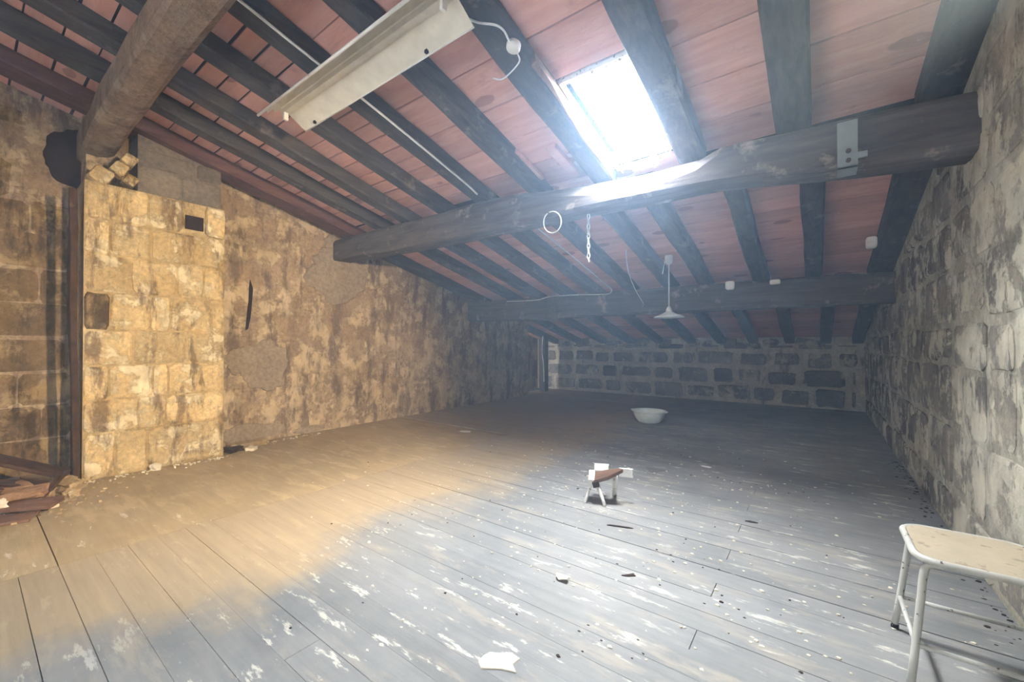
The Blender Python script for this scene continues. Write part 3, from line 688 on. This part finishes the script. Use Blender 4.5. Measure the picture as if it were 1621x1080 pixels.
# ------------------------------------------------------------------ rubble and litter
def rubble_block(name, loc, dims, rot, mat, label, cat, seed, group=None):
    rd = random.Random(seed); bm = bmesh.new(); add_box(bm, -dims[0]/2,dims[0]/2,-dims[1]/2,dims[1]/2,-dims[2]/2,dims[2]/2)
    bmesh.ops.subdivide_edges(bm, edges=bm.edges[:], cuts=2, use_grid_fill=True)
    for v in bm.verts:
        k = min(dims)*.16; v.co += Vector((rd.uniform(-k,k), rd.uniform(-k,k), rd.uniform(-k,k)))
    o = mesh_obj(name, bm, mat); o.location = loc; o.rotation_euler = rot; return tag(o, label, cat, group)
rubble = [
 ('broken_board', (-6.02,.17,.36), (1.05,.17,.05), (0,.40,math.radians(62)), 'dark_wood', 'long dark board leaning down into the rubble, topmost of the heap', 'board'),
 ('broken_board', (-5.75,.12,.20), (.80,.15,.045), (0,.22,math.radians(68)), 'dark_wood', 'brown board half buried beneath the long leaning board', 'board'),
 ('broken_board', (-5.34,.28,.062), (.50,.20,.03), (.06,.03,math.radians(58)), 'shade_wood', 'flat splintered board at the front of the rubble heap', 'board'),
 ('broken_board', (-5.16,.14,.018), (.46,.20,.025), (0,.0,math.radians(70)), 'shade_wood', 'thin board lying flat on the floor at the left frame edge', 'board'),
 ('broken_board', (-5.62,.50,.12), (.42,.06,.03), (0,.30,math.radians(-30)), 'dark_wood', 'short dark stick leaning at the right end of the rubble', 'board'),
 ('broken_brick', (-5.44,.32,.125), (.26,.15,.07), (.05,-.04,math.radians(70)), 'brick', 'orange tan brick lying on the flat splintered board', 'brick'),
 ('broken_brick', (-5.66,.28,.14), (.24,.14,.07), (.1,.1,math.radians(20)), 'brick', 'broken brick wedged behind the orange tan brick', 'brick'),
 ('rubble_stone', (-5.72,.62,.05), (.16,.12,.09), (.2,.1,.6), 'rubble', 'small stone lying against the foot of the upright dark board', 'stone'),
 ('rubble_stone', (-5.58,.44,.06), (.13,.10,.08), (.1,.3,1.2), 'rubble', 'pale stone between the brick and the upright dark board', 'stone'),
 ('rubble_stone', (-5.33,.19,.095), (.08,.07,.06), (.1,.3,.2), 'plaster_bit', 'small whitish lump in front of the orange tan brick', 'stone'),
 ('rubble_stone', (-6.30,.00,.09), (.40,.36,.18), (.1,.1,.3), 'rubble', 'large rough stone at the back of the rubble heap', 'stone'),
 ('rubble_stone', (-5.92,.36,.04), (.24,.20,.08), (.0,.1,.9), 'rubble', 'flat stone under the leaning boards at the pier side', 'stone'),
 ('rubble_stone', (-5.93,1.30,.03), (.08,.07,.06), (.2,.1,.6), 'plaster_bit', 'white pebble at the foot of the pale pier', 'stone'),
 ('plaster_slab', (-6.22,2.32,.05), (.12,.46,.06), (.0,.15,.1), 'rubble', 'long flat plaster slab fallen beside the pier on the wall side', 'plaster'),
 ('plaster_slab', (-6.10,2.12,.035), (.11,.18,.06), (.0,.1,.4), 'dark_wood', 'dark clod next to the fallen plaster slab', 'clod'),
 ('plaster_slab', (-6.02,2.30,.02), (.10,.14,.035), (.0,.1,.9), 'plaster_bit', 'small white plaster piece in front of the fallen slab', 'plaster'),
 ('broken_board', (-5.55,-.04,.15), (.70,.10,.03), (.1,.06,math.radians(80)), 'dark_wood', 'narrow dark lath across the rubble at the left frame edge', 'board'),
 ('broken_brick', (-5.36,.03,.075), (.22,.15,.06), (.0,.12,math.radians(50)), 'brick', 'brick half lost under the narrow dark lath', 'brick'),
 ('rubble_stone', (-5.50,.60,.03), (.10,.08,.06), (.2,.1,.6), 'rubble', 'little stone in the grit in front of the pier corner', 'stone'),
 ('rubble_stone', (-5.28,.47,.025), (.07,.06,.05), (.2,.1,.2), 'plaster_bit', 'whitish crumb right of the flat splintered board', 'stone'),
 ('rubble_stone', (-5.90,.62,.05), (.12,.10,.09), (.3,.2,1.0), 'rubble', 'stone squeezed behind the short leaning stick', 'stone'),
]
for i, (n_, l_, d_, r_, m_, lab, c_) in enumerate(rubble): rubble_block(n_, l_, d_, r_, m_, lab, c_, i+100)

def flake(name, loc, r, mat, label, cat, seed, th=.006, n=11, ry=1.0, rz=0.0, curl=.0):
    rd = random.Random(seed); a = []; b = []
    for k in range(n):
        an = 2*math.pi*k/n; q = r*(1+rd.uniform(-.35,.35)); x, y = q*math.cos(an), q*ry*math.sin(an); zz = abs(x)*curl
        a.append((x,y,zz)); b.append((x*.97,y*.97,zz+th))
    bm = bmesh.new(); add_loft(bm, [a,b]); o = mesh_obj(name, bm, mat); o.location = loc; o.rotation_euler = (0,0,rz); return tag(o, label, cat)
flake('plaster_flake', (-1.13,1.42,.0), .085, 'plaster_bit', 'large pale plaster flake at the bottom edge of the picture', 'plaster flake', 1, ry=.7, rz=.4)
flake('paper_scrap', (-4.57,4.85,.0), .10, 'paper', 'white paper scrap on the floor toward the far left', 'paper', 2, .003, 6, .6)
flake('card_piece', (-1.44,4.62,.0), .17, 'grey_card', 'dark grey triangular card behind the broken stool', 'card', 3, .004, 3, .7, .5)
flake('paper_scrap', (-1.23,2.15,.0), .055, 'plaster_bit', 'curled white paint scrap in front of the broken stool', 'paint scrap', 4, .004, 7, .6, .2, .5)
flake('paper_scrap', (-1.02,5.1,.0), .05, 'paper', 'small white scrap beyond the broken stool to the right', 'paper', 5, .003, 6, .6)
flake('wood_splinter', (-1.24,3.02,.0), .10, 'dark_bit', 'dark splinter on the floor just in front of the broken stool', 'splinter', 6, .006, 8, .10, .3)
flake('wood_splinter', (-.42,3.72,.0), .05, 'dark_bit', 'dark splinter to the right of the broken stool', 'splinter', 7, .008, 7, .3, .1)
flake('wood_splinter', (-.92,2.42,.0), .045, 'dark_bit', 'dark splinter on the boards near the middle of the picture bottom', 'splinter', 8, .006, 7, .3, .8)

def crumbs(name, n, region, mat, label, cat, seed, size):
    rd = random.Random(seed); bm = bmesh.new()
    for _ in range(n):
        x, y = region(rd); s = size*rd.uniform(.4,1.5); a0 = rd.uniform(0,6.28); k = rd.choice((4,5,6)); h = s*rd.uniform(.15,.6)
        a = [(x+s*rd.uniform(.6,1.3)*math.cos(a0+6.283*i/k), y+s*rd.uniform(.4,1.0)*math.sin(a0+6.283*i/k), .0) for i in range(k)]
        b = [(x+(p[0]-x)*.8, y+(p[1]-y)*.8, h) for p in a]; add_loft(bm, [a,b])
    o = mesh_obj(name, bm, mat); tag(o, label, cat); o['kind'] = 'stuff'; return o
crumbs('paint_crumbs', 520, lambda r: (r.triangular(-4.5,.75,-.5), r.triangular(.9,6.5,2.6)), 'plaster_bit', 'white flakes of paint and plaster strewn over the boards', 'flakes', 1, .010)
crumbs('dirt_crumbs', 130, lambda r: (r.triangular(-4.6,.75,-.8), r.triangular(.8,6.0,2.4)), 'dark_bit', 'dark crumbs and splinters strewn over the boards', 'crumbs', 2, .008)
crumbs('wall_foot_dirt', 150, lambda r: (.78-abs(r.gauss(0,.05)), r.uniform(2.3,6.8)), 'dark_bit', 'dark dirt gathered along the foot of the right wall', 'dirt', 3, .011)
crumbs('pier_foot_grit', 220, lambda r: (-5.98+abs(r.gauss(0,.07)) - (.38 if (q := r.uniform(.2,3.4)) > 2.0 else 0), q), 'plaster_bit', 'pale grit along the foot of the pier and left wall', 'grit', 4, .014)
crumbs('rubble_grit', 320, lambda r: (r.gauss(-5.55,.26), r.gauss(.38,.22)), 'rubble', 'loose grit around the rubble heap', 'grit', 5, .022)

# ------------------------------------------------------------------ dusty air
if HAZE > 0:
    o = mesh_obj('dusty_air', boxes((LW-1.2,RW+.2,BY-.1,FW+.2,-.05,5.0)), 'deck')
    m = bpy.data.materials.new('dusty_air'); m.use_nodes = True; nt = m.node_tree
    for nd in list(nt.nodes):
        if nd.type == 'BSDF_PRINCIPLED': nt.nodes.remove(nd)
    v = nt.nodes.new('ShaderNodeVolumeScatter'); v.inputs['Color'].default_value = (.48,.70,1,1); v.inputs['Density'].default_value = HAZE; v.inputs['Anisotropy'].default_value = .55
    nt.links.new(v.outputs[0], nt.nodes['Material Output'].inputs['Volume']); o.data.materials[0] = m
    tag(o, 'bluish dusty haze in the attic air', 'haze'); o['kind'] = 'stuff'
